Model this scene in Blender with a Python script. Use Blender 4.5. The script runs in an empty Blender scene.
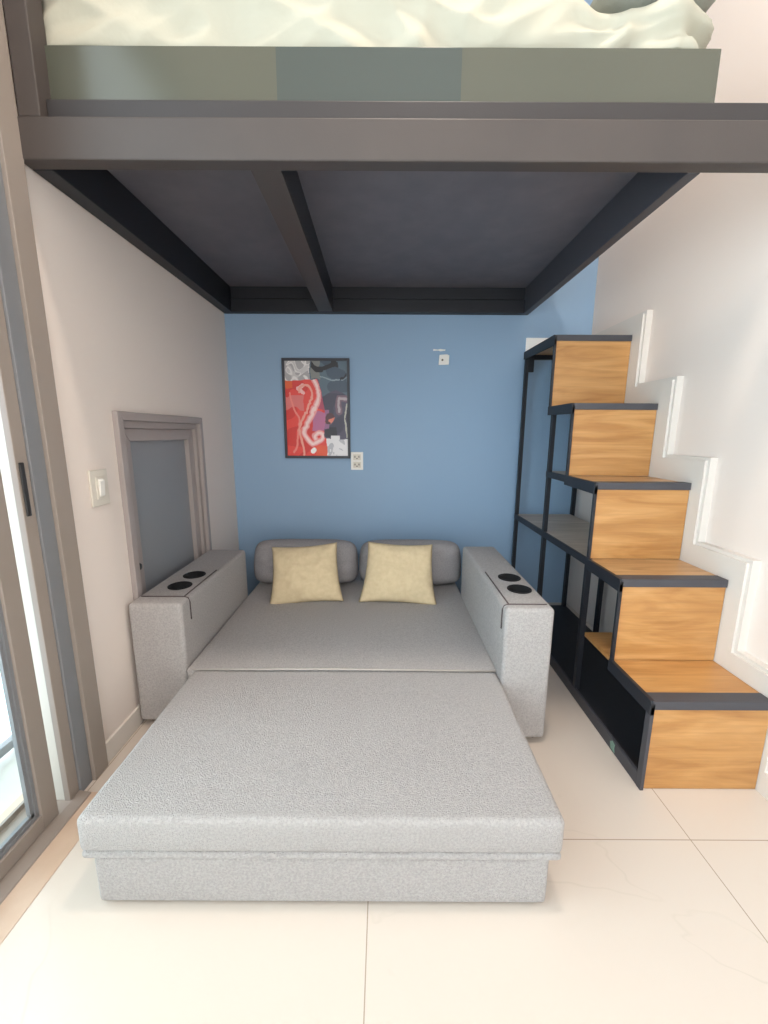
import bpy, bmesh, math, random
from mathutils import Vector, Matrix, Quaternion, noise
S = bpy.context.scene
COL = S.collection
R = math.radians

# ------------------------------------------------------------------ camera
F = 411.8; PITCH = R(10.85); ROLL = R(0.29)
right = Vector((1, 0, 0)); fwd = Vector((0, math.cos(PITCH), -math.sin(PITCH))); up = right.cross(fwd)
r2 = math.cos(ROLL)*right + math.sin(ROLL)*up
u2 = -math.sin(ROLL)*right + math.cos(ROLL)*up
cd = bpy.data.cameras.new('camera'); cam = bpy.data.objects.new('camera', cd); COL.objects.link(cam)
cam.matrix_world = Matrix(((r2.x, u2.x, -fwd.x, 0), (r2.y, u2.y, -fwd.y, 0), (r2.z, u2.z, -fwd.z, 1.25), (0, 0, 0, 1)))
cd.sensor_fit = 'VERTICAL'; cd.sensor_height = 24; cd.lens = F/1024*24; cd.clip_start = 0.02
S.camera = cam

# ------------------------------------------------------------------ light
w = bpy.data.worlds.new('daylight'); S.world = w; w.use_nodes = True
wn_ = w.node_tree; bg = wn_.nodes['Background']      # sky: brighter and cooler on the balcony side (-X)
wt = wn_.nodes.new('ShaderNodeTexCoord'); wx = wn_.nodes.new('ShaderNodeSeparateXYZ'); wn_.links.new(wt.outputs['Generated'], wx.inputs[0])
wm = wn_.nodes.new('ShaderNodeMapRange'); wm.interpolation_type = 'SMOOTHSTEP'
wm.inputs['From Min'].default_value = .25; wm.inputs['From Max'].default_value = -.85; wm.inputs['To Min'].default_value = 0; wm.inputs['To Max'].default_value = 1
wn_.links.new(wx.outputs[0], wm.inputs[0])
wc = wn_.nodes.new('ShaderNodeMix'); wc.data_type = 'RGBA'; wn_.links.new(wm.outputs[0], wc.inputs[0])
wc.inputs[6].default_value = (1.95, 1.84, 1.74, 1); wc.inputs[7].default_value = (2.95, 3.4, 3.8, 1)
wn_.links.new(wc.outputs[2], bg.inputs[0]); bg.inputs[1].default_value = 1.0

def area(name, loc, size, power, color, target, shape='DISK'):
    l = bpy.data.lights.new(name, 'AREA'); l.shape = shape; l.size = size; l.energy = power; l.color = color
    o = bpy.data.objects.new(name, l); COL.objects.link(o); o.location = loc
    o.rotation_euler = (Vector(target)-Vector(loc)).to_track_quat('-Z', 'Y').to_euler()
    return o
area('ceiling_lamp_light', (0.25, 0.98, 4.05), 0.22, 24, (1.0, 0.86, 0.74), (0.25, 1.0, 0))

S.view_settings.view_transform = 'Standard'; S.view_settings.look = 'None'
S.view_settings.gamma = 1; S.view_settings.use_curve_mapping = False
S.view_settings.exposure = 0.68

# ------------------------------------------------------------------ materials
def lin(c): return tuple(((v/255)/12.92 if v/255 <= .04045 else ((v/255+.055)/1.055)**2.4) for v in c)
def mat(name, rgb, rough=.6, metal=0.0, bump=None, spec=.5, vary=None, trans=0, coat=0):
    m = bpy.data.materials.new(name); m.use_nodes = True; nt = m.node_tree; N = nt.nodes; L = nt.links
    b = N['Principled BSDF']; b.inputs['Base Color'].default_value = (*lin(rgb), 1)
    b.inputs['Roughness'].default_value = rough; b.inputs['Metallic'].default_value = metal
    b.inputs['Specular IOR Level'].default_value = spec; b.inputs['Transmission Weight'].default_value = trans
    b.inputs['Coat Weight'].default_value = coat
    tc = N.new('ShaderNodeTexCoord')
    if vary:   # (scale, other rgb, [stretch])
        mp = N.new('ShaderNodeMapping'); L.new(tc.outputs['Object'], mp.inputs[0])
        if len(vary) > 2: mp.inputs['Scale'].default_value = vary[2]
        n = N.new('ShaderNodeTexNoise'); n.inputs['Scale'].default_value = vary[0]; n.inputs['Detail'].default_value = 5
        L.new(mp.outputs[0], n.inputs['Vector'])
        rp = N.new('ShaderNodeValToRGB'); rp.color_ramp.elements[0].position = .35; rp.color_ramp.elements[1].position = .65
        rp.color_ramp.elements[0].color = (*lin(rgb), 1); rp.color_ramp.elements[1].color = (*lin(vary[1]), 1)
        L.new(n.outputs['Fac'], rp.inputs[0]); L.new(rp.outputs[0], b.inputs['Base Color'])
    if bump:   # (scale, strength, distance)
        n = N.new('ShaderNodeTexNoise'); n.inputs['Scale'].default_value = bump[0]; n.inputs['Detail'].default_value = 4
        L.new(tc.outputs['Object'], n.inputs['Vector'])
        bp = N.new('ShaderNodeBump'); bp.inputs['Strength'].default_value = bump[1]; bp.inputs['Distance'].default_value = bump[2]
        L.new(n.outputs['Fac'], bp.inputs['Height']); L.new(bp.outputs[0], b.inputs['Normal'])
    return m

def wood(name, base, dark, light):
    m = bpy.data.materials.new(name); m.use_nodes = True; nt = m.node_tree; N = nt.nodes; L = nt.links
    b = N['Principled BSDF']; b.inputs['Roughness'].default_value = .38
    tc = N.new('ShaderNodeTexCoord'); mp = N.new('ShaderNodeMapping'); mp.inputs['Scale'].default_value = (1.3, 9, 9)
    L.new(tc.outputs['Object'], mp.inputs[0])
    n1 = N.new('ShaderNodeTexNoise'); n1.inputs['Scale'].default_value = 1.7; n1.inputs['Detail'].default_value = 6; n1.inputs['Distortion'].default_value = 1.2
    L.new(mp.outputs[0], n1.inputs['Vector'])
    mp2 = N.new('ShaderNodeMapping'); mp2.inputs['Scale'].default_value = (3, 70, 70); L.new(tc.outputs['Object'], mp2.inputs[0])
    n2 = N.new('ShaderNodeTexNoise'); n2.inputs['Scale'].default_value = 2; n2.inputs['Detail'].default_value = 3; L.new(mp2.outputs[0], n2.inputs['Vector'])
    rp = N.new('ShaderNodeValToRGB'); e = rp.color_ramp.elements; e[0].position = .33; e[0].color = (*lin(dark), 1); e[1].position = .68; e[1].color = (*lin(light), 1)
    k = e.new(.5); k.color = (*lin(base), 1)
    L.new(n1.outputs['Fac'], rp.inputs[0])
    mx = N.new('ShaderNodeMix'); mx.data_type = 'RGBA'; mx.blend_type = 'MULTIPLY'; mx.inputs[0].default_value = .22
    L.new(rp.outputs[0], mx.inputs[6]); L.new(n2.outputs['Color'], mx.inputs[7])
    rp2 = N.new('ShaderNodeValToRGB'); rp2.color_ramp.elements[0].position = .3; rp2.color_ramp.elements[0].color = (.45, .45, .45, 1)
    rp2.color_ramp.elements[1].position = .6; L.new(n2.outputs['Fac'], rp2.inputs[0]); L.new(rp2.outputs[0], mx.inputs[7])
    L.new(mx.outputs[2], b.inputs['Base Color'])
    return m

def tile_mat():
    m = bpy.data.materials.new('marble_tile'); m.use_nodes = True; nt = m.node_tree; N = nt.nodes; L = nt.links
    b = N['Principled BSDF']; b.inputs['Roughness'].default_value = .26
    tc = N.new('ShaderNodeTexCoord'); sp = N.new('ShaderNodeSeparateXYZ'); L.new(tc.outputs['Object'], sp.inputs[0])
    def mth(op, a, v=None):
        n = N.new('ShaderNodeMath'); n.operation = op
        L.new(a, n.inputs[0])
        if v is not None:
            if isinstance(v, (int, float)): n.inputs[1].default_value = v
            else: L.new(v, n.inputs[1])
        return n.outputs[0]
    def line(sock, off):
        a = mth('ADD', sock, off); a = mth('DIVIDE', a, 1.006); a = mth('FRACT', a); a = mth('SUBTRACT', a, .5); a = mth('ABSOLUTE', a)
        return mth('GREATER_THAN', a, .4985)
    g = mth('MAXIMUM', line(sp.outputs[0], 0.038+1.006*5), line(sp.outputs[1], -1.077+1.006*5))
    n = N.new('ShaderNodeTexNoise'); n.inputs['Scale'].default_value = .9; n.inputs['Detail'].default_value = 5; n.inputs['Distortion'].default_value = .6
    L.new(tc.outputs['Object'], n.inputs['Vector'])
    v = mth('SUBTRACT', n.outputs['Fac'], .5); v = mth('ABSOLUTE', v); v = mth('MULTIPLY', v, 130)
    rv = N.new('ShaderNodeValToRGB'); L.new(v, rv.inputs[0]); e = rv.color_ramp.elements
    e[0].color = (*lin((200, 190, 178)), 1); e[0].position = 0; e[1].color = (*lin((208, 197, 186)), 1); e[1].position = .45
    n3 = N.new('ShaderNodeTexNoise'); n3.inputs['Scale'].default_value = 2.3; L.new(tc.outputs['Object'], n3.inputs['Vector'])
    rw = N.new('ShaderNodeValToRGB'); L.new(n3.outputs['Fac'], rw.inputs[0]); rw.color_ramp.elements[0].position = .45; rw.color_ramp.elements[1].position = .6
    m0 = N.new('ShaderNodeMix'); m0.data_type = 'RGBA'; L.new(rw.outputs[0], m0.inputs[0]); m0.inputs[6].default_value = (*lin((208, 197, 186)), 1); L.new(rv.outputs[0], m0.inputs[7])
    mx = N.new('ShaderNodeMix'); mx.data_type = 'RGBA'; L.new(g, mx.inputs[0]); L.new(m0.outputs[2], mx.inputs[6]); mx.inputs[7].default_value = (*lin((160, 146, 130)), 1)
    L.new(mx.outputs[2], b.inputs['Base Color'])
    return m

M = {}
M['wall'] = mat('warm_white_paint', (226, 215, 207), .75, bump=(60, .06, .004))
M['blue'] = mat('blue_paint', (142, 171, 200), .7, bump=(70, .08, .004), vary=(1.3, (145, 173, 201)))
M['trim'] = mat('white_trim', (214, 208, 201), .55)
M['floor'] = tile_mat()
M['sill'] = mat('tan_marble_threshold', (205, 180, 158), .35, vary=(5, (188, 160, 138)))
M['alu'] = mat('bronze_grey_aluminium', (148, 138, 130), .42, spec=.4)
M['alu2'] = mat('grey_aluminium_channel', (122, 124, 128), .42)
M['alu3'] = mat('light_aluminium', (196, 190, 180), .4)
gm = bpy.data.materials.new('clear_glass'); gm.use_nodes = True; gn = gm.node_tree; gn.nodes.clear()
go = gn.nodes.new('ShaderNodeOutputMaterial'); gx = gn.nodes.new('ShaderNodeMixShader'); gt = gn.nodes.new('ShaderNodeBsdfTransparent'); gg = gn.nodes.new('ShaderNodeBsdfGlossy'); gl = gn.nodes.new('ShaderNodeLayerWeight'); gl.inputs[0].default_value = .5; gp = gn.nodes.new('ShaderNodeMath'); gp.operation = 'POWER'; gp.inputs[1].default_value = 4; gn.links.new(gl.outputs['Facing'], gp.inputs[0]); gf = gn.nodes.new('ShaderNodeMath'); gf.operation = 'MULTIPLY_ADD'; gf.inputs[1].default_value = .9; gf.inputs[2].default_value = .04; gn.links.new(gp.outputs[0], gf.inputs[0])
gt.inputs[0].default_value = (.95, .98, .97, 1); gg.inputs['Roughness'].default_value = .02
gn.links.new(gf.outputs[0], gx.inputs[0]); gn.links.new(gt.outputs[0], gx.inputs[1]); gn.links.new(gg.outputs[0], gx.inputs[2]); gn.links.new(gx.outputs[0], go.inputs[0])
M['glass'] = gm
M['dark'] = mat('dark_plastic', (48, 48, 50), .5)
M['black'] = mat('black_powder_coated_steel', (30, 33, 40), .5, bump=(400, .15, .001))
M['nose'] = mat('dark_grey_steel_edge', (66, 66, 72), .5, bump=(400, .1, .001))
M['beam'] = mat('charcoal_brown_painted_steel', (72, 65, 62), .55, bump=(300, .2, .001), vary=(3, (66, 60, 58)))
M['channel'] = mat('dark_channel_paint', (50, 47, 48), .55, bump=(300, .2, .001))
M['deck'] = mat('dark_grey_deck_panel', (98, 96, 104), .6, vary=(9, (106, 103, 110)), bump=(250, .2, .001))
M['base'] = mat('olive_grey_gloss_panel', (82, 84, 74), .2, spec=.5)
M['base2'] = mat('darker_olive_gloss_panel', (68, 76, 73), .2, spec=.5)
M['fabric'] = mat('grey_linen_weave', (190, 186, 184), .8, bump=(300, 1, .008), spec=.35, vary=(150, (172, 168, 167)))
M['fabric_dark'] = mat('grey_linen_weave_dark', (164, 161, 163), .95, bump=(300, .8, .006), spec=.2, vary=(150, (150, 148, 150)))
M['piping'] = mat('dark_seam', (84, 74, 74), .9)
M['lightseam'] = mat('pale_seam', (182, 176, 170), .9)
M['tan'] = mat('cream_cotton', (214, 196, 162), .95, bump=(260, .5, .003), spec=.15, vary=(40, (206, 188, 154)))
M['sheet'] = mat('ivory_cotton_sheet', (180, 178, 163), .9, bump=(9, .25, .02), spec=.15)
M['pillow_grey'] = mat('grey_green_cotton', (150, 152, 142), .9, bump=(90, .4, .004))
M['wood'] = wood('honey_oak_laminate', (188, 138, 82), (172, 121, 68), (200, 151, 96))
M['shelfsheen'] = wood('oak_shelf_painted_sheen', (190, 172, 154), (176, 158, 140), (204, 188, 170))  # back shelf oak; grey reflection of the walls put into its colour
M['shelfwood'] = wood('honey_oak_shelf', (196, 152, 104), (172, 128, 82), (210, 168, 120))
M['plastic'] = mat('white_plastic', (236, 234, 228), .35)
M['white'] = mat('bright_white_paint', (253, 252, 250), .5)
M['plastic2'] = mat('ivory_plastic', (214, 208, 196), .4)
M['winframe'] = mat('grey_window_frame', (160, 151, 148), .45, spec=.4)
M['winpane'] = mat('speckled_grey_panel', (130, 133, 138), .45, vary=(260, (148, 150, 154)))
M['artframe'] = mat('charcoal_picture_frame', (52, 56, 66), .45)
M['concrete'] = mat('pale_concrete', (205, 205, 200), .8, vary=(3, (195, 195, 190)))
M['leaf'] = mat('green_leaf', (70, 110, 60), .6)
M['sticker'] = mat('pale_green_sticker', (120, 150, 136), .6)
M['cup'] = mat('black_cup_insert', (16, 17, 20), .9)
M['footm'] = mat('brown_foot', (92, 80, 66), .5)
lampm = mat('lamp_diffuser', (255, 240, 220), .5)
lampm.node_tree.nodes['Principled BSDF'].inputs['Emission Color'].default_value = (1, .9, .75, 1)
lampm.node_tree.nodes['Principled BSDF'].inputs['Emission Strength'].default_value = 2
M['lamp'] = lampm

# ------------------------------------------------------------------ helpers
class MB:
    def __init__(s): s.bm = bmesh.new()
    def box(s, x0, x1, y0, y1, z0, z1):
        v = [s.bm.verts.new((x, y, z)) for x in (x0, x1) for y in (y0, y1) for z in (z0, z1)]
        for f in ((0, 1, 3, 2), (4, 6, 7, 5), (0, 4, 5, 1), (2, 3, 7, 6), (0, 2, 6, 4), (1, 5, 7, 3)):
            s.bm.faces.new([v[i] for i in f])
        return s
    def prism(s, pts, axis, a, b):
        """polygon in the plane normal to axis, extruded a..b"""
        def P(p, t):
            q = list(p); q.insert(axis, t); return q
        A = [s.bm.verts.new(P(p, a)) for p in pts]; B = [s.bm.verts.new(P(p, b)) for p in pts]
        s.bm.faces.new(A); s.bm.faces.new(B[::-1]); n = len(pts)
        for i in range(n): s.bm.faces.new((A[i], B[i], B[(i+1) % n], A[(i+1) % n]))
        return s
    def lathe(s, prof, c=(0, 0, 0), n=32):
        rings = []
        for r, z in prof:
            rings.append([s.bm.verts.new((c[0]+r*math.cos(2*math.pi*k/n), c[1]+r*math.sin(2*math.pi*k/n), c[2]+z)) for k in range(n)])
        for a, b in zip(rings, rings[1:]):
            for k in range(n): s.bm.faces.new((a[k], a[(k+1) % n], b[(k+1) % n], b[k]))
        s.bm.faces.new(rings[0][::-1]); s.bm.faces.new(rings[-1])
        return s
    def tube(s, pts, r, n=8):
        prev = None
        pts = [Vector(p) for p in pts]
        for i, p in enumerate(pts):
            d = (pts[min(i+1, len(pts)-1)]-pts[max(i-1, 0)]).normalized()
            a = d.orthogonal().normalized()
            if prev is not None:
                a = (pa - d*pa.dot(d)).normalized()
            pa = a; b = d.cross(a)
            ring = [s.bm.verts.new(p+r*(math.cos(2*math.pi*k/n)*a+math.sin(2*math.pi*k/n)*b)) for k in range(n)]
            if prev is None: s.bm.faces.new(ring[::-1])
            else:
                for k in range(n): s.bm.faces.new((prev[k], prev[(k+1) % n], ring[(k+1) % n], ring[k]))
            prev = ring
        s.bm.faces.new(prev)
        return s
    def build(s, name, m, parent=None, bevel=0, smooth=False, seg=2, org=None):
        bmesh.ops.recalc_face_normals(s.bm, faces=s.bm.faces)
        me = bpy.data.meshes.new(name)
        if org is not None: bmesh.ops.translate(s.bm, verts=s.bm.verts, vec=-Vector(org))
        s.bm.to_mesh(me); s.bm.free()
        o = bpy.data.objects.new(name, me); COL.objects.link(o); me.materials.append(m)
        if org is not None: o.location = org
        if smooth:
            for p in me.polygons: p.use_smooth = True
        if bevel:
            b = o.modifiers.new('bevel', 'BEVEL'); b.width = bevel; b.segments = seg; b.limit_method = 'ANGLE'
            if seg > 2:
                for p in me.polygons: p.use_smooth = True
                wn = o.modifiers.new('wn', 'WEIGHTED_NORMAL')
        if parent is not None:
            o.parent = parent
            o.matrix_parent_inverse = Matrix.Translation(-parent.location)
        return o
def tag(o, label=None, cat=None, group=None, kind=None):
    if label: o['label'] = label
    if cat: o['category'] = cat
    if group: o['group'] = group
    if kind: o['kind'] = kind
    return o
def thing(name, loc, label, cat, group=None):
    o = bpy.data.objects.new(name, None); COL.objects.link(o); o.location = loc; o.empty_display_size = .1
    return tag(o, label, cat, group)
def struct(o, label, cat): return tag(o, label, cat, kind='structure')

XL, XR, YB, ZC, YN = -1.065, 1.380, 2.925, 4.2, -2.6

# ------------------------------------------------------------------ room shell
struct(MB().box(XL, XR+.2, YN, YB+.2, -.1, 0).build('floor', M['floor']), 'large pale marble-look floor tiles with thin grout lines', 'floor')
struct(MB().box(XL-.2, XR+.2, YB, YB+.2, 0, ZC).build('wall_back', M['blue']), 'blue painted back wall behind the sofa bed', 'wall')
DW0, DW1, DH = -1.7, 1.365, 3.05         # balcony door opening
WY0, WY1, WZ0, WZ1 = 1.665, 2.40, .27, 1.315
wl = MB().box(XL-.2, XL, DW1, WY0, 0, ZC).box(XL-.2, XL, WY0, WY1, 0, WZ0).box(XL-.2, XL, WY0, WY1, WZ1, ZC)
wl.box(XL-.2, XL, WY1, YB, 0, ZC).box(XL-.2, XL, DW0, DW1, DH, ZC).box(XL-.2, XL, YN, DW0, 0, ZC)
struct(wl.build('wall_left', M['wall']), 'off-white left wall with the balcony door and the small window', 'wall')
struct(MB().box(XR, XR+.2, YN, YB, 0, ZC).build('wall_right', M['wall']), 'off-white right wall beside the stairs', 'wall')
struct(MB().box(XL-.2, XR+.2, YN, YB+.2, ZC, ZC+.1).build('ceiling', M['wall']), 'white ceiling above the loft', 'ceiling')

# left skirting
struct(MB().box(XL, XL+.014, DW1+.002, YB, 0, .085).build('baseboard_left', M['trim'], bevel=.003), 'pale skirting along the left wall by the sofa', 'skirting')
# skirting on right wall that climbs with the stairs
outer = [(2.91, 1.88), (2.28, 1.88), (2.28, 1.515), (1.985, 1.515), (1.985, 1.156), (1.715, 1.156), (1.715, .798), (1.445, .798), (1.445, .44), (1.235, .44), (1.235, .10), (-1.5, .10)]
def offs(d):
    res = []
    for i, (y, z) in enumerate(outer):
        if i == 0: res.append((y, z-d))
        elif i == len(outer)-1: res.append((y, z-d))
        else: res.append((y+d, z-d))
    return res
def band(d0, d1, x0, x1):
    mb = MB(); a = offs(d0); b = offs(d1)
    for i in range(len(a)-1):
        mb.prism([a[i], a[i+1], b[i+1], b[i]], 0, x0, x1)
    return mb
struct(band(.014, .125, 1.340, XR).build('trim_1', M['trim']), 'white skirting band stepping up the right wall with the stairs', 'skirting')
struct(band(0, .015, 1.350, XR).build('trim_2', M['trim']), 'thin raised lip along the outer edge of the stepped white skirting', 'skirting')

# balcony outside
struct(MB().box(-1.56, XL-.2, -3.5, 4.5, -.12, -.03).build('balcony_floor', M['concrete']), 'pale narrow balcony floor outside the door', 'floor')
struct(MB().box(XL-.2, -.945, DW0, 1.24, -.0995, .0015).build('door_threshold', M['sill']), 'tan stone threshold under the balcony door', 'threshold')
rl = thing('balcony_railing', (-1.5, 0, -.03), 'grey metal balcony railing seen through the glass door', 'railing')
MB().box(-1.525, -1.475, -3.2, 4.2, 1.0, 1.04).build('top_rail', M['alu2'], rl)
MB().box(-1.515, -1.485, -3.2, 4.2, .00, .035).build('bottom_rail', M['alu2'], rl)
for k in range(6):
    MB().box(-1.515, -1.485, -3.2+k*1.472, -3.16+k*1.472, -.03, 1.0).build('railing_post', M['alu2'], rl)
    if k < 5: MB().box(-1.504, -1.496, -3.15+k*1.472, -1.738+k*1.472, .045, .99).build('glass_pane', M['glass'], rl)

# ------------------------------------------------------------------ sliding door (structure: frame + sashes)
dr = bpy.data.objects.new('door_1', None); COL.objects.link(dr); dr.location = (XL-.08, 0, 0); struct(dr, 'bronze-grey sliding glass door to the balcony, tall, at the left edge', 'door')
XD = -1.045      # room-side face of the door frame
MB().box(XL-.16, XD, 1.290, DW1-.005, 0, DH).build('door_jamb', M['alu'], dr, bevel=.002)
MB().box(XL-.16, XD-.012, 1.236, 1.290, 0, DH).build('jamb_channel', M['alu2'], dr, bevel=.002)
MB().box(XL-.02, XD-.020, 1.194, 1.236, 0, DH).build('jamb_stop', M['alu'], dr, bevel=.002)
MB().box(XL-.09, XL-.021, 1.196, 1.236, .013, DH-.07).build('weather_strip', M['alu3'], dr)
MB().box(XL-.16, XD, DW0, DW0+.06, 0, DH).build('door_jamb', M['alu'], dr, bevel=.002)
MB().box(XL-.16, XD, DW0+.06, 1.236, DH-.06, DH).build('door_head', M['alu'], dr)
tr = MB().prism([(XL-.16, 0), (XD+.022, 0), (XD+.018, .006), (XL+.004, .012), (XL-.16, .012)], 1, DW0+.06, 1.236)
tr.box(XL-.145, XL-.135, DW0+.06, 1.236, .012, .03)
tr.build('bottom_track', M['alu'], dr)
def sash(x0, x1, y0, y1, z0, z1, sw=.058, bw=.05):
    o = MB().box(x0, x1, y1-sw, y1, z0, z1).box(x0, x1, y0, y0+sw, z0, z1).box(x0, x1, y0+sw, y1-sw, z0, z0+bw).box(x0, x1, y0+sw, y1-sw, z1-sw, z1)
    xm = (x0+x1)/2
    ob = o.build('door_sash', M['alu'], dr, bevel=.002)
    gb = .011
    b = MB()
    for q, xx in ((0, .012), (1, .006)):
        b.box(xm-xx, xm+xx, y1-sw-gb*(q+1), y1-sw-gb*q, z0+bw+gb*q, z1-sw).box(xm-xx, xm+xx, y0+sw+gb, y1-sw-gb, z0+bw+gb*q, z0+bw+gb*(q+1))
    b.build('glazing_bead', M['alu2'], ob)
    MB().box(xm-.003, xm+.003, y0+sw, y1-sw-gb, z0+bw+gb*2, z1-sw).build('glass_pane', M['glass'], ob)
    return ob
sa = sash(XL-.045, XL-.003, -.25, 1.148, .013, DH-.07)
sb = sash(XL-.125, XL-.083, -1.6, -.15, .013, DH-.07)
MB().box(XD-.019, XD-.014, 1.200, 1.216, 1.00, 1.16).build('lock_keeper', M['dark'], dr, bevel=.004)

# ------------------------------------------------------------------ small window in the left wall
wn = bpy.data.objects.new('window_1', None); COL.objects.link(wn); wn.location = (XL, 2.03, WZ0); struct(wn, 'small grey framed window with a dark speckled pane in the left wall', 'window')
def ring(x0, x1, ya, yb, za, zb, wd):
    mb = MB()
    o_ = [(ya, za), (yb, za), (yb, zb), (ya, zb)]; i_ = [(ya+wd, za+wd), (yb-wd, za+wd), (yb-wd, zb-wd), (ya+wd, zb-wd)]
    for k in range(4): mb.prism([o_[k], o_[(k+1) % 4], i_[(k+1) % 4], i_[k]], 0, x0, x1)
    return mb
ring(XL-.06, XL+.022, 1.650, 2.415, .255, 1.330, .035).build('window_frame', M['winframe'], wn, bevel=.003)
ring(XL-.06, XL+.004, 1.685, 2.38, .29, 1.295, .03).build('frame_step', M['winframe'], wn, bevel=.002)
ring(XL-.06, XL-.012, 1.715, 2.35, .32, 1.265, .055).build('window_sash', M['winframe'], wn, bevel=.003)
MB().box(XL-.05, XL-.035, 1.765, 2.30, .37, 1.215).build('window_pane', M['winpane'], wn)
kb = MB().lathe([(.013, 0), (.016, .004), (.014, .012), (.006, .014)], n=20).build('window_latch', M['dark'], wn, smooth=True)
kb.matrix_parent_inverse = Matrix(); kb.location = (-.012, -.305, .40); kb.rotation_euler = (0, R(90), 0)

# ------------------------------------------------------------------ wall fittings
def switch():
    t = thing('light_switch', (XL, 1.522, 1.045), 'ivory rocker light switch plate on the left wall between door and window', 'light switch')
    MB().box(XL, XL+.008, 1.475, 1.570, .978, 1.112).build('switch_plate', M['plastic2'], t, bevel=.003)
    MB().box(XL+.007, XL+.011, 1.500, 1.547, 1.003, 1.087).build('switch_frame', M['plastic2'], t, bevel=.002)
    MB().prism([(XL+.010, 1.012), (XL+.015, 1.018), (XL+.019, 1.072), (XL+.010, 1.079)], 1, 1.511, 1.536).build('rocker', M['plastic'], t, bevel=.001)
switch()
def outlet(cx, cz, w_=.085, h_=.125):
    t = thing('wall_outlet', (cx, YB, cz), 'white double socket on the blue wall at the picture corner', 'outlet')
    MB().box(cx-w_/2, cx+w_/2, YB-.009, YB, cz-h_/2, cz+h_/2).build('outlet_plate', M['plastic'], t, bevel=.003)
    for s in (-1, 1):
        f = MB().box(cx-.027, cx+.027, YB-.012, YB-.008, cz+s*.027-.02, cz+s*.027+.02).build('socket', M['plastic2'], t, bevel=.003)
        mb = MB()
        for dx in (-.014, .014): mb.box(cx+dx-.003, cx+dx+.003, YB-.0128, YB-.0118, cz+s*.027-.004, cz+s*.027+.009)
        mb.box(cx-.004, cx+.004, YB-.0128, YB-.0118, cz+s*.027-.013, cz+s*.027-.006)
        mb.build('socket_slots', M['dark'], f)
outlet(-.192, 1.056)
hk = thing('junction_plate', (.39, YB, 1.75), 'small white bracket plate high on the blue wall right of the picture', 'wall plate')
MB().prism([(.363, 1.704), (.432, 1.706), (.434, 1.765), (.418, 1.772), (.368, 1.768)], 1, YB-.01, YB).build('plate', M['plastic'], hk, bevel=.002)
MB().prism([(.388+.007*math.cos(k*math.pi/6), 1.735+.007*math.sin(k*math.pi/6)) for k in range(12)], 1, YB-.012, YB-.0095).build('screw', M['footm'], hk)
tag(MB().prism([(.325, 1.795), (.36, 1.797), (.372, 1.792), (.405, 1.796), (.408, 1.803), (.37, 1.806), (.355, 1.802), (.326, 1.806)], 1, YB-.003, YB).build('plaster_chip', M['plastic']), 'thin white chipped streak in the blue paint above the small bracket plate', 'wall mark')
tag(MB().box(.945, 1.128, YB-.006, YB, 1.765, 1.879).build('white_patch', M['white']), 'bright white rectangle on the blue wall behind the top stair', 'wall patch')

# ------------------------------------------------------------------ picture
def seg_d(p, pts):
    best = 9
    for (ax, ay), (bx, by) in zip(pts, pts[1:]):
        dx, dy = bx-ax, (by-ay); t = max(0, min(1, ((p[0]-ax)*dx+(p[1]-ay)*dy*2.3)/(dx*dx+dy*dy*2.3+1e-9)))
        best = min(best, math.hypot(p[0]-ax-t*dx, (p[1]-ay-t*dy)*1.5))
    return best
def cat(pts, k=6):
    out = []; P = [pts[0]]+list(pts)+[pts[-1]]
    for i in range(1, len(P)-2):
        for q in range(k):
            t = q/k; out.append(tuple(.5*((2*P[i][c])+(P[i+1][c]-P[i-1][c])*t+(2*P[i-1][c]-5*P[i][c]+4*P[i+1][c]-P[i+2][c])*t*t+(3*P[i][c]-P[i-1][c]-3*P[i+1][c]+P[i+2][c])*t**3) for c in (0, 1)))
    return out+[pts[-1]]
SW1 = cat([(.46, .20), (.53, .30), (.52, .42), (.42, .55), (.30, .70), (.32, .80), (.43, .87), (.55, .84), (.60, .77), (.52, .74), (.46, .78), (.48, .82)])
SW2 = cat([(.22, .32), (.25, .25), (.36, .25), (.42, .36), (.38, .48), (.26, .60), (.22, .68), (.24, .85), (.27, .98)])
SW3 = cat([(.08, .33), (.12, .5), (.2, .62), (.18, .8), (.1, .97)])
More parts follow.
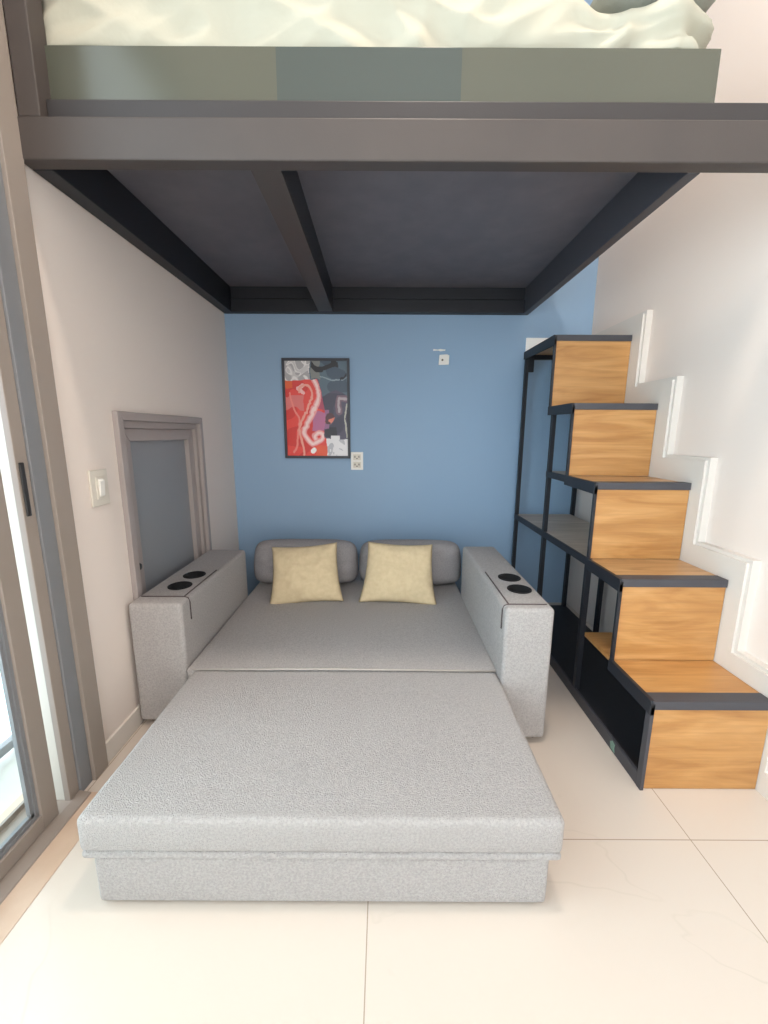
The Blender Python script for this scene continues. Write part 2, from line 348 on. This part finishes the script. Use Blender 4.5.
def art(u, v):
    n = noise.noise(Vector((u*4, v*6, 3.1))); n2 = noise.noise(Vector((u*9+n*2, v*14+n*3, 7.7))); n3 = noise.noise(Vector((u*3+n, v*4, 1.3)))
    uu = u+.03*n+.018*n2; vv = min(.999, max(0, v+.03*n3+.014*n2)); uu = min(.999, max(0, uu))
    if uu < .40 and vv < .19:
        c = (205, 203, 204) if n2 > -.12 else (172, 170, 174)
        return (232, 230, 230) if abs(n2) < .07 else c
    pts_b = [(.19, .52), (.28, .58), (.5, .62), (.7, .63), (.8, .62), (.82, .65), (1, .65)]
    b = .52
    for (v0, b0), (v1, b1) in zip(pts_b, pts_b[1:]):
        if v0 <= vv <= v1: b = b0+(b1-b0)*(vv-v0)/(v1-v0)
    if vv > .19 and uu < b:
        d1 = seg_d((uu, vv), SW1)
        d2 = seg_d((uu, vv), SW2)
        d3 = seg_d((uu, vv), SW3)
        d4 = seg_d((uu, vv), [(.27, .24), (.21, .28), (.28, .33)])
        if d1 < .022: return (250, 214, 212)
        if d1 < .045: return (238, 160, 160)
        if d2 < .018: return (240, 165, 150)
        if d4 < .03: return (245, 190, 188)
        if d3 < .015: return (240, 140, 130)
        if math.hypot((uu-.43), (vv-.95)*1.3) < .05: return (255, 250, 248)
        if .36 < vv < .52 and uu < .3 and n > -.15: return (226, 120, 118)
        if uu > .42 and .52 < vv < .72: return (186, 110, 150)
        if uu > .52 and vv < .5: return (178, 72, 98)
        if vv > .9 and uu > .48: return (232, 92, 60)
        if vv < .27 and uu < .12: return (226, 96, 50)
        return (232, 72, 64) if n3 > -.1 else (214, 54, 50)
    if vv > .82 and uu > .64 or (vv > .78 and .72 < uu < .86):
        return (232, 232, 236) if n2 > -.18 else (188, 190, 198)
    if vv < .10 and .42 < uu < .86 and abs(vv-.05-.03*math.sin(uu*14)) < .028: return (28, 30, 38)
    if .88 < uu < .99 and abs(vv-.16+.35*(uu-.93)) < .014: return (24, 28, 38)
    if uu > .42 and vv < .18 and uu < .56: return (128, 132, 130)
    if abs(vv-.165-.02*math.sin(uu*9)) < .006 and uu > .55: return (140, 158, 168)
    if vv < .34+.05*math.sin(uu*11-4): return (84, 106, 122) if n > -.1 else (66, 84, 102)
    d = seg_d((uu, vv), [(.98, .40), (.88, .40), (.84, .46), (.86, .52)])
    if d < .02: return (178, 166, 172)
    if d < .05: return (120, 96, 112)
    d = seg_d((uu, vv), [(.985, .45), (.96, .6), (.985, .8)])
    if d < .012: return (186, 186, 176)
    if math.hypot(uu-.70, (vv-.58)*1.6) < .09: return (226, 130, 110) if n2 > -.05 else (84, 50, 60)
    if uu < .70 and .5 < vv < .7: return (150, 104, 142)
    if .64 < uu < .82 and .68 < vv < .8: return (36, 42, 56)
    return (62, 62, 82) if n > 0 else (78, 76, 98)
def picture():
    x0, x1, z0, z1 = -.694, -.238, 1.074, 1.742; fw = .017; y = YB
    t = thing('framed_picture', ((x0+x1)/2, y, z0), 'dark framed abstract print of swirling red, pink, navy and white', 'picture')
    mb = MB()
    o_ = [(x0, z0), (x1, z0), (x1, z1), (x0, z1)]; i_ = [(x0+fw, z0+fw), (x1-fw, z0+fw), (x1-fw, z1-fw), (x0+fw, z1-fw)]
    for k in range(4): mb.prism([o_[k], o_[(k+1) % 4], i_[(k+1) % 4], i_[k]], 1, y-.022, y)
    mb.build('picture_frame', M['artframe'], t, bevel=.002)
    nu, nv = 130, 190; bm = bmesh.new(); X0, X1, Z0, Z1 = x0+fw, x1-fw, z0+fw, z1-fw
    cl = bm.loops.layers.color.new('Col'); g = [[bm.verts.new((X0+(X1-X0)*i/nu, y-.012, Z1-(Z1-Z0)*j/nv)) for i in range(nu+1)] for j in range(nv+1)]
    for j in range(nv):
        for i in range(nu):
            f = bm.faces.new((g[j+1][i], g[j+1][i+1], g[j][i+1], g[j][i])); c = art((i+.5)/nu, (j+.5)/nv)
            for l in f.loops: l[cl] = (c[0]/255, c[1]/255, c[2]/255, 1)
    me = bpy.data.meshes.new('print'); bm.to_mesh(me); bm.free(); o = bpy.data.objects.new('print', me); COL.objects.link(o)
    m = mat('abstract_print', (200, 60, 60), .4); a = m.node_tree.nodes.new('ShaderNodeVertexColor'); a.layer_name = 'Col'
    m.node_tree.links.new(a.outputs[0], m.node_tree.nodes['Principled BSDF'].inputs['Base Color']); me.materials.append(m)
    o.parent = t; o.matrix_parent_inverse = Matrix.Translation(-t.location)
    MB().box(x0+.005, x1-.005, y-.009, y-.001, z0+.005, z1-.005).build('backing_board', M['artframe'], t)
picture()

# ------------------------------------------------------------------ loft platform
lf = thing('loft_platform', (0, 2.1, 2.02), 'dark steel loft bed platform spanning over the sofa bed', 'loft')
YF = 1.356
tag(MB().box(XL+.003, XR-.002, YF, YF+.050, 2.020, 2.128).build('front_beam', M['beam'], lf, bevel=.004), 'brown-grey front beam')
MB().box(XL+.085, XR-.002, YF+.030, YF+.072, 2.129, 2.1895).build('upper_channel', M['channel'], lf, bevel=.003)
MB().box(XL+.003, XL+.065, YF+.050, YB-.002, 2.02, 2.175).build('side_rail', M['black'], lf, bevel=.003)
MB().box(.905, .945, YF+.050, YB-.002, 2.02, 2.175).build('side_rail', M['nose'], lf, bevel=.003)
MB().box(XL+.065, .905, YB-.055, YB-.002, 2.02, 2.10).box(XL+.065, .905, YB-.045, YB-.002, 2.105, 2.175).build('rear_beam', M['black'], lf, bevel=.003)
jo = MB().prism([(-.395, YF+.050), (-.315, YF+.050), (-.340, YB-.055), (-.42, YB-.055)], 2, 2.034, 2.175).build('joist', M['black'], lf)
tag(MB().prism([(-.405, YF+.050), (-.315, YF+.050), (-.340, YB-.055), (-.43, YB-.055)], 2, 2.022, 2.034).build('joist_flange', M['beam'], jo), 'brown-grey underside of the joist')
MB().box(XL+.003, .945, YF+.050, YF+.0725, 2.15, 2.189).build('deck_edge', M['black'], lf)
MB().box(XL+.003, .945, YF+.073, YB-.002, 2.175, 2.189).build('deck_panel', M['deck'], lf)
tag(MB().box(XL+.022, XL+.084, YF+.002, YF+.068, 2.129, 4.18).build('steel_column', M['beam'], None, bevel=.003), 'dark steel column rising from the front left corner of the loft beam', 'column')
# bed base on the platform
bb = thing('bed_box', (0, 2.1, 2.19), 'olive-grey glossy bed box on the loft platform under the mattress', 'bed box')
MB().box(-1.025, .962, YF+.055, YF+.070, 2.191, 2.338).build('front_panel', M['base'], bb, bevel=.001)
MB().box(-.318, .218, YF+.0535, YF+.0549, 2.192, 2.336).build('panel_reflection', M['base2'], bb)  # painted reflection: thin darker sheet over the middle of the gloss panel
MB().box(-1.025, -1.01, YF+.070, YB-.01, 2.191, 2.338).build('side_panel', M['base'], bb)
MB().box(.947, .962, YF+.070, YB-.01, 2.191, 2.338).build('side_panel', M['base'], bb)
MB().box(-1.01, .947, YF+.070, YB-.01, 2.31, 2.338).build('slat_board', M['base2'], bb)

# mattress with crumpled sheet
def mattress():
    x0, x1, y0, y1, z0, z1 = -1.010, .925, YF+.088, YB-.07, 2.342, 2.53
    nx, ny, nz = 150, 90, 30; bm = bmesh.new(); cache = {}
    def disp(p):
        g = max(0, min(1, (p.x-.55)/.3)); wv = noise.noise(Vector((p.x*1.3, p.z*2, 4)))
        # long soft drag folds, finer gathers towards the right end
        q = Vector((p.x*1.5-p.z*1.5+wv*.5, p.y*2, p.z*7+p.x*2.2+wv))
        f = 1-abs(noise.noise(q))*2.4
        f2 = 1-abs(noise.noise(Vector((p.x*5, p.y*3, p.z*12-p.x*3+7))))*2.2
        f3 = 1-abs(noise.noise(Vector((p.x*13+wv*2, p.y*6, p.z*6+2))))*2.0
        return .024*max(-.5, f)+.012*max(-.4, f2)+g*(.034*max(-.5, f3)+.012*f2)
    def V(i, j, k):
        key = (i, j, k)
        if key in cache: return cache[key]
        p = Vector((x0+(x1-x0)*i/nx, y0+(y1-y0)*j/ny, z0+(z1-z0)*k/nz))
        c = Vector((min(max(p.x, x0+.05), x1-.05), min(max(p.y, y0+.05), y1-.05), min(max(p.z, z0+.03), z1-.06)))
        d = p-c
        if d.length > 1e-6:
            dn = d.normalized(); r = .05 if abs(dn.z) < .9 else .045
            p = c+dn*min(d.length, r)
            n = dn
        else: n = Vector((0, 0, 1))
        h = disp(p)
        q = p+n*h*(1 if k > 0 else 0)
        sg = max(0, min(1, (q.x-.48)/.14)); q.z -= .075*sg*sg*(3-2*sg)*max(0, (q.z-2.36)/.17)
        q.z = max(q.z, 2.341)
        cache[key] = bm.verts.new(q); return cache[key]
    for k in range(nz):
        for i in range(nx):
            bm.faces.new((V(i, 0, k), V(i+1, 0, k), V(i+1, 0, k+1), V(i, 0, k+1))); bm.faces.new((V(i+1, ny, k), V(i, ny, k), V(i, ny, k+1), V(i+1, ny, k+1)))
        for j in range(ny):
            bm.faces.new((V(nx, j, k), V(nx, j+1, k), V(nx, j+1, k+1), V(nx, j, k+1))); bm.faces.new((V(0, j+1, k), V(0, j, k), V(0, j, k+1), V(0, j+1, k+1)))
    for i in range(nx):
        for j in range(ny):
            bm.faces.new((V(i, j, nz), V(i+1, j, nz), V(i+1, j+1, nz), V(i, j+1, nz))); bm.faces.new((V(i, j+1, 0), V(i+1, j+1, 0), V(i+1, j, 0), V(i, j, 0)))
    me = bpy.data.meshes.new('mattress'); bm.to_mesh(me); bm.free()
    for p in me.polygons: p.use_smooth = True
    o = bpy.data.objects.new('mattress', me); COL.objects.link(o); me.materials.append(M['sheet'])
    tag(o, 'mattress in a crumpled ivory sheet on the loft bed box', 'mattress')
mattress()
def pillow_mesh(name, w_, h_, t_, m, seed=0, wr=.006, n=36, pinch=.10, power=2.6, rnd=0, taper=0):
    bm = bmesh.new(); fr = {}; bk = {}
    for i in range(n+1):
        for j in range(n+1):
            u = -1+2*i/n; v = -1+2*j/n
            sx = 1-pinch*(1-v*v)*abs(u)**3; sy = 1-pinch*(1-u*u)*abs(v)**3
            e = (max(0, 1-abs(u)**power)*max(0, 1-abs(v)**power))**.55
            x = u*w_/2*(1-pinch*(1-abs(v))**.8*0.0)*1.0; 
            x = u*w_/2*(1-pinch*.5*(1-v*v)); z = v*h_/2*(1-pinch*.5*(1-u*u))
            k_ = 1-rnd*(abs(u*v)**4); x *= k_*(1-taper*v); z *= k_
            nn = noise.fractal(Vector((u*1.6+seed, v*1.6, seed*2.3)), .9, 2, 4)*wr
            rad = math.atan2(v, u); nn += wr*.7*math.sin(rad*9+seed*3)*(max(abs(u), abs(v))**3)*e
            y = t_/2*e
            edge = i in (0, n) or j in (0, n)
            a = bm.verts.new((x, -y-nn*(0 if edge else 1), z)); fr[i, j] = a
            bk[i, j] = a if edge else bm.verts.new((x, y+nn*.5, z))
    for i in range(n):
        for j in range(n):
            bm.faces.new((fr[i, j], fr[i+1, j], fr[i+1, j+1], fr[i, j+1])); 
            q = (bk[i, j+1], bk[i+1, j+1], bk[i+1, j], bk[i, j])
            if len(set(q)) == 4:
                try: bm.faces.new(q)
                except ValueError: pass
    bmesh.ops.recalc_face_normals(bm, faces=bm.faces)
    me = bpy.data.meshes.new(name); bm.to_mesh(me); bm.free()
    for p in me.polygons: p.use_smooth = True
    o = bpy.data.objects.new(name, me); COL.objects.link(o); me.materials.append(m); return o
p = pillow_mesh('bed_pillow', .38, .33, .10, M['pillow_grey'], 4)
p.rotation_euler = (R(90), 0, R(4)); p.location = (.80, 1.56, 2.535)
tag(p, 'grey-green pillow on the loft mattress at its right end', 'pillow')

# ------------------------------------------------------------------ sofa bed
sf = thing('sofa_bed', (-.15, 1.9, 0), 'pulled-out light grey fabric sofa bed with cup holder armrests against the blue wall', 'sofa bed')
def seam(pts, m, par, r=.0028, name='seam'): return MB().tube(pts, r, 6).build(name, m, par, smooth=True)
# front pull-out part
MB().box(-.760, .441, .888, 1.545, .008, .155).build('pullout_base', M['fabric'], sf, bevel=.012, seg=4)
def cushion(name, x0, x1, y0, y1, z0, z1, par, crown=.006, nx=40, ny=30, rad=.028):
    bm = bmesh.new(); g = {}
    def prof(t, a, b):   # rounded edges
        return a+(b-a)*t
    for side in (0, 1):
        for i in range(nx+1):
            for j in range(ny+1):
                u = i/nx; v = j/ny; x = prof(u, x0, x1); y = prof(v, y0, y1)
                z = z1+crown*math.sin(math.pi*u)*math.sin(math.pi*v) if side else z0
                if side: z += .0018*noise.noise(Vector((x*4, y*5, 1)))
                g[side, i, j] = bm.verts.new((x, y, z))
    for i in range(nx):
        for j in range(ny):
            bm.faces.new((g[1, i, j], g[1, i+1, j], g[1, i+1, j+1], g[1, i, j+1])); bm.faces.new((g[0, i, j+1], g[0, i+1, j+1], g[0, i+1, j], g[0, i, j]))
    for i in range(nx):
        bm.faces.new((g[0, i, 0], g[0, i+1, 0], g[1, i+1, 0], g[1, i, 0])); bm.faces.new((g[0, i+1, ny], g[0, i, ny], g[1, i, ny], g[1, i+1, ny]))
    for j in range(ny):
        bm.faces.new((g[0, 0, j+1], g[0, 0, j], g[1, 0, j], g[1, 0, j+1])); bm.faces.new((g[0, nx, j], g[0, nx, j+1], g[1, nx, j+1], g[1, nx, j]))
    me = bpy.data.meshes.new(name); bm.to_mesh(me); bm.free()
    for p_ in me.polygons: p_.use_smooth = True
    o = bpy.data.objects.new(name, me); COL.objects.link(o); me.materials.append(M['fabric'])
    b = o.modifiers.new('bevel', 'BEVEL'); b.width = rad; b.segments = 4; b.limit_method = 'ANGLE'; b.angle_limit = R(50)
    o.parent = par; o.matrix_parent_inverse = Matrix.Translation(-par.location); return o
fc = cushion('front_mattress', -.787, .470, .880, 1.558, .1765, .280, sf, rad=.016)
fl = cushion('mattress_welt', -.785, .468, .8815, 1.556, .154, .178, sf, crown=0, rad=.011)
rc = cushion('rear_mattress', -.822, .478, 1.562, 2.84, .150, .281, sf, rad=.012)
MB().box(-.815, .470, 1.60, 2.80, .02, .150).build('rear_base', M['fabric'], sf)
seam([(-.79, 1.560, .279), (-.2, 1.560, .284), (.47, 1.560, .279)], M['lightseam'], rc, .004, 'welt')
def armrest(x0, x1, y0, y1, z1, inner, label, lid=.075):
    bm = bmesh.new(); z0 = .022
    mb = MB().box(x0, x1, y0, y1, z0, z1)
    a = mb.build('armrest', M['fabric'], None, bevel=.018, seg=4)
    cxm = x0+(x1-x0)*(.55 if inner > 0 else .60); cups = [(cxm, y0+.20), (cxm, y0+.345)]
    cuts = []
    for (cx_, cy_) in cups:
        c = MB().lathe([(.047, z1-.05), (.047, z1+.03)], (cx_, cy_, 0)).build('cut', M['fabric']); cuts.append(c)
        b = a.modifiers.new('b', 'BOOLEAN'); b.object = c; b.operation = 'DIFFERENCE'
    bpy.context.view_layer.update()
    dg = bpy.context.evaluated_depsgraph_get()
    me = bpy.data.meshes.new_from_object(a.evaluated_get(dg)); a.modifiers.clear(); a.data = me
    for c in cuts: bpy.data.objects.remove(c)
    a.parent = sf; a.matrix_parent_inverse = Matrix.Translation(-sf.location); a['label'] = label
    for (cx_, cy_) in cups:
        h = MB().lathe([(.045, -.049), (.0455, -.002), (.0515, .001), (.0515, .004), (.047, .006), (.044, .004), (.0425, -.04), (.040, -.044), (.0, -.044)][:8], (cx_, cy_, z1)).build('cup_holder', M['cup'], a, smooth=True)
    xi = x1 if inner > 0 else x0; xo = x0 if inner > 0 else x1; s = inner; e = .0015
    ys = y0+lid; ye = y0+.42
    seam([(xo+s*.02, ys, z1+e), (xi-s*.022, ys, z1+e), (xi-s*.005, ys, z1-.004), (xi+s*e, ys, z1-.022), (xi+s*e, ys, z1-.10)], M['piping'], a, .003)
    seam([(xi-s*.022, ys, z1+e), (xi-s*.022, ye, z1+e)], M['piping'], a, .003)
    for (fx, fy) in ((x0+.035, y0+.05), (x1-.035, y0+.05), (x0+.035, y1-.05), (x1-.035, y1-.05)):
        MB().lathe([(.014, 0), (.016, .024)], (fx, fy, 0), 16).build('foot', M['footm'], a)
    return a
armrest(-1.048, -.826, 1.575, 2.38, .562, 1, 'left armrest, beside the window')
armrest(.470, .662, 1.482, 2.38, .590, -1, 'right armrest, beside the stairs', .04)
for fx in (-.74, .41):
    MB().lathe([(.016, 0), (.018, .0075)], (fx, .96, 0), 16).build('caster', M['footm'], sf)

# bolsters and cushions
def bolster(cx_, wd, lab, seed):
    o = pillow_mesh('back_cushion', wd, .29, .20, M['fabric_dark'], seed, .007, pinch=-.02, power=5, rnd=.12, taper=.02)
    o.location = (cx_, 2.57, .428); o.rotation_euler = (R(-10), 0, 0); tag(o, lab, 'cushion', 'grey back cushions'); return o
bolster(-.505, .67, 'grey sofa back cushion behind the left cream pillow', 2)
bolster(.172, .655, 'grey sofa back cushion behind the right cream pillow', 7)
c1 = pillow_mesh('throw_cushion', .41, .35, .13, M['tan'], 3, .012, pinch=.15, taper=.05)
c1.location = (-.460, 2.31, .435); c1.rotation_euler = (R(-26), R(-4), R(3)); tag(c1, 'cream square throw cushion on the left, leaning on the grey back cushion', 'cushion', 'cream throw cushions')
c2 = pillow_mesh('throw_cushion', .42, .36, .13, M['tan'], 9, .013, pinch=.15, taper=.08)
c2.location = (.090, 2.31, .443); c2.rotation_euler = (R(-26), R(2), R(-2)); tag(c2, 'cream square throw cushion on the right, nearer the stairs', 'cushion', 'cream throw cushions')

# ------------------------------------------------------------------ stairs
st = thing('storage_stairs', (1.13, 2.0, 0), 'open black steel staircase with honey oak steps and shelves beside the right wall', 'stairs')
SX0, SX1 = .925, 1.337
YS = [1.262, 1.522, 1.786, 2.078, 2.368]; ZS = [.352, .696, 1.042, 1.398, 1.776]; YE = 2.850; t = .024
for i in range(5):
    y0 = YS[i]; z1 = ZS[i]; zb = ZS[i-1] if i else 0.0
    yend = [1.765, YS[2]+.015, 2.095, YS[4]+.02, YE][i]
    # riser
    MB().box(SX0+.006, SX1, y0+.004, y0+.020, zb+.002, z1-.028).build('riser', M['wood'], st, org=(1.1, y0, zb+i*.37))
    # tread board reaching back as a shelf
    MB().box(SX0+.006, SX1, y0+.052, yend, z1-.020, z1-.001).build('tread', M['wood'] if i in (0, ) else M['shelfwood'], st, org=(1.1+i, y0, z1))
    # steel nosing: front flange and top flange
    MB().box(SX0, SX1, y0-.003, y0+.004, z1-.030, z1+.001).box(SX0, SX1, y0+.004, y0+.052, z1-.004, z1+.001).build('nosing', M['nose'], st, bevel=.001)
    # side rail on the room side
    nxt = YS[i+1] if i < 4 else YE
    MB().prism([(y0-.003, z1-.05), (y0-.003, z1-.008), (y0+.004, z1+.0015), (nxt+.012, z1+.0015), (nxt+.012, z1-.045)], 0, SX0-.008, SX0+.006).build('side_rail', M['black'], st)
    # post at the riser's left edge
    top = z1-.02; bot = zb
    MB().box(SX0-.006, SX0+.006, y0-.003, y0+(.022 if i == 0 else .010), 0 if i in (0,) else (bot-.02), top).build('post', M['nose'] if i == 0 else M['black'], st)
# far-side rails along the wall
for i in range(5):
    nxt = YS[i+1] if i < 4 else YE
    MB().box(SX1-.022, SX1, YS[i]+.022, nxt+.012, ZS[i]-.045, ZS[i]-.021).build('side_rail', M['black'], st)
# long posts
for (x, y, z0, z1) in ((SX0, 2.315, 0, ZS[3]-.02), (SX0, YE-.024, 0, ZS[4]-.04), (SX0, YS[2], 0, ZS[1]), (SX1-t, 2.365, 0, ZS[3]), (SX1-t, YE-.024, 0, ZS[4]-.04), (SX1-t, 1.79, 0, ZS[1]-.03)):
    MB().box(x-.004, x+t-.004 if x > 1 else x+.018, y, y+t, z0, z1).build('post', M['black'], st)
# shelf boards behind the treads
for (a_, b_, z_) in ((YS[2]+.017, 2.318, ZS[1]), (2.322, YE, ZS[1]), (2.097, 2.372, ZS[2])):
    MB().box(SX0+.006, SX1-.024, a_, b_, z_-.020, z_-.001).build('shelf', M['shelfsheen'], st)
# shelf rails
MB().box(SX0-.006, SX0+.006, YS[2], YE, ZS[1]-.032, ZS[1]+.001).build('shelf_rail', M['black'], st)
MB().box(SX0-.006, SX0+.006, YS[3], 2.34, ZS[2]-.032, ZS[2]+.001).build('shelf_rail', M['black'], st)
MB().box(SX0+.006, SX1, YE-.02, YE, ZS[4]-.05, ZS[4]-.021).build('shelf_rail', M['black'], st)
MB().box(SX0+.006, SX1, YE-.02, YE, ZS[1]-.04, ZS[1]-.021).build('shelf_rail', M['black'], st)
# mounting bracket
MB().box(SX0+.008, SX0+.05, YE-.030, YE-.024, ZS[4]-.13, ZS[4]-.045).build('bracket', M['black'], st, bevel=.002)
# black bottom plate and floor rail
MB().box(SX0+.006, SX1, YS[0]+.021, YE, .004, .012).build('bottom_plate', M['black'], st)
MB().box(SX0-.006, SX0+.006, YS[0]+.022, YE, 0, .052).build('floor_rail', M['nose'], st, bevel=.002)
MB().prism([(1.425, .008), (1.452, .010), (1.460, .034), (1.446, .046), (1.428, .040), (1.430, .022)], 0, SX0-.008, SX0-.0055).build('sticker', M['sticker'], st)

# ------------------------------------------------------------------ ceiling lamp (source of the warm light above the room)
cl = thing('ceiling_lamp', (.25, .98, ZC), 'round warm ceiling lamp above the loft edge', 'ceiling lamp')
MB().lathe([(.21, ZC-.06), (.21, ZC)], (.25, .98, 0), 40).build('lamp_housing', M['plastic'], cl)
MB().lathe([(.19, ZC-.075), (.20, ZC-.061)], (.25, .98, 0), 40).build('lamp_diffuser', M['lamp'], cl)
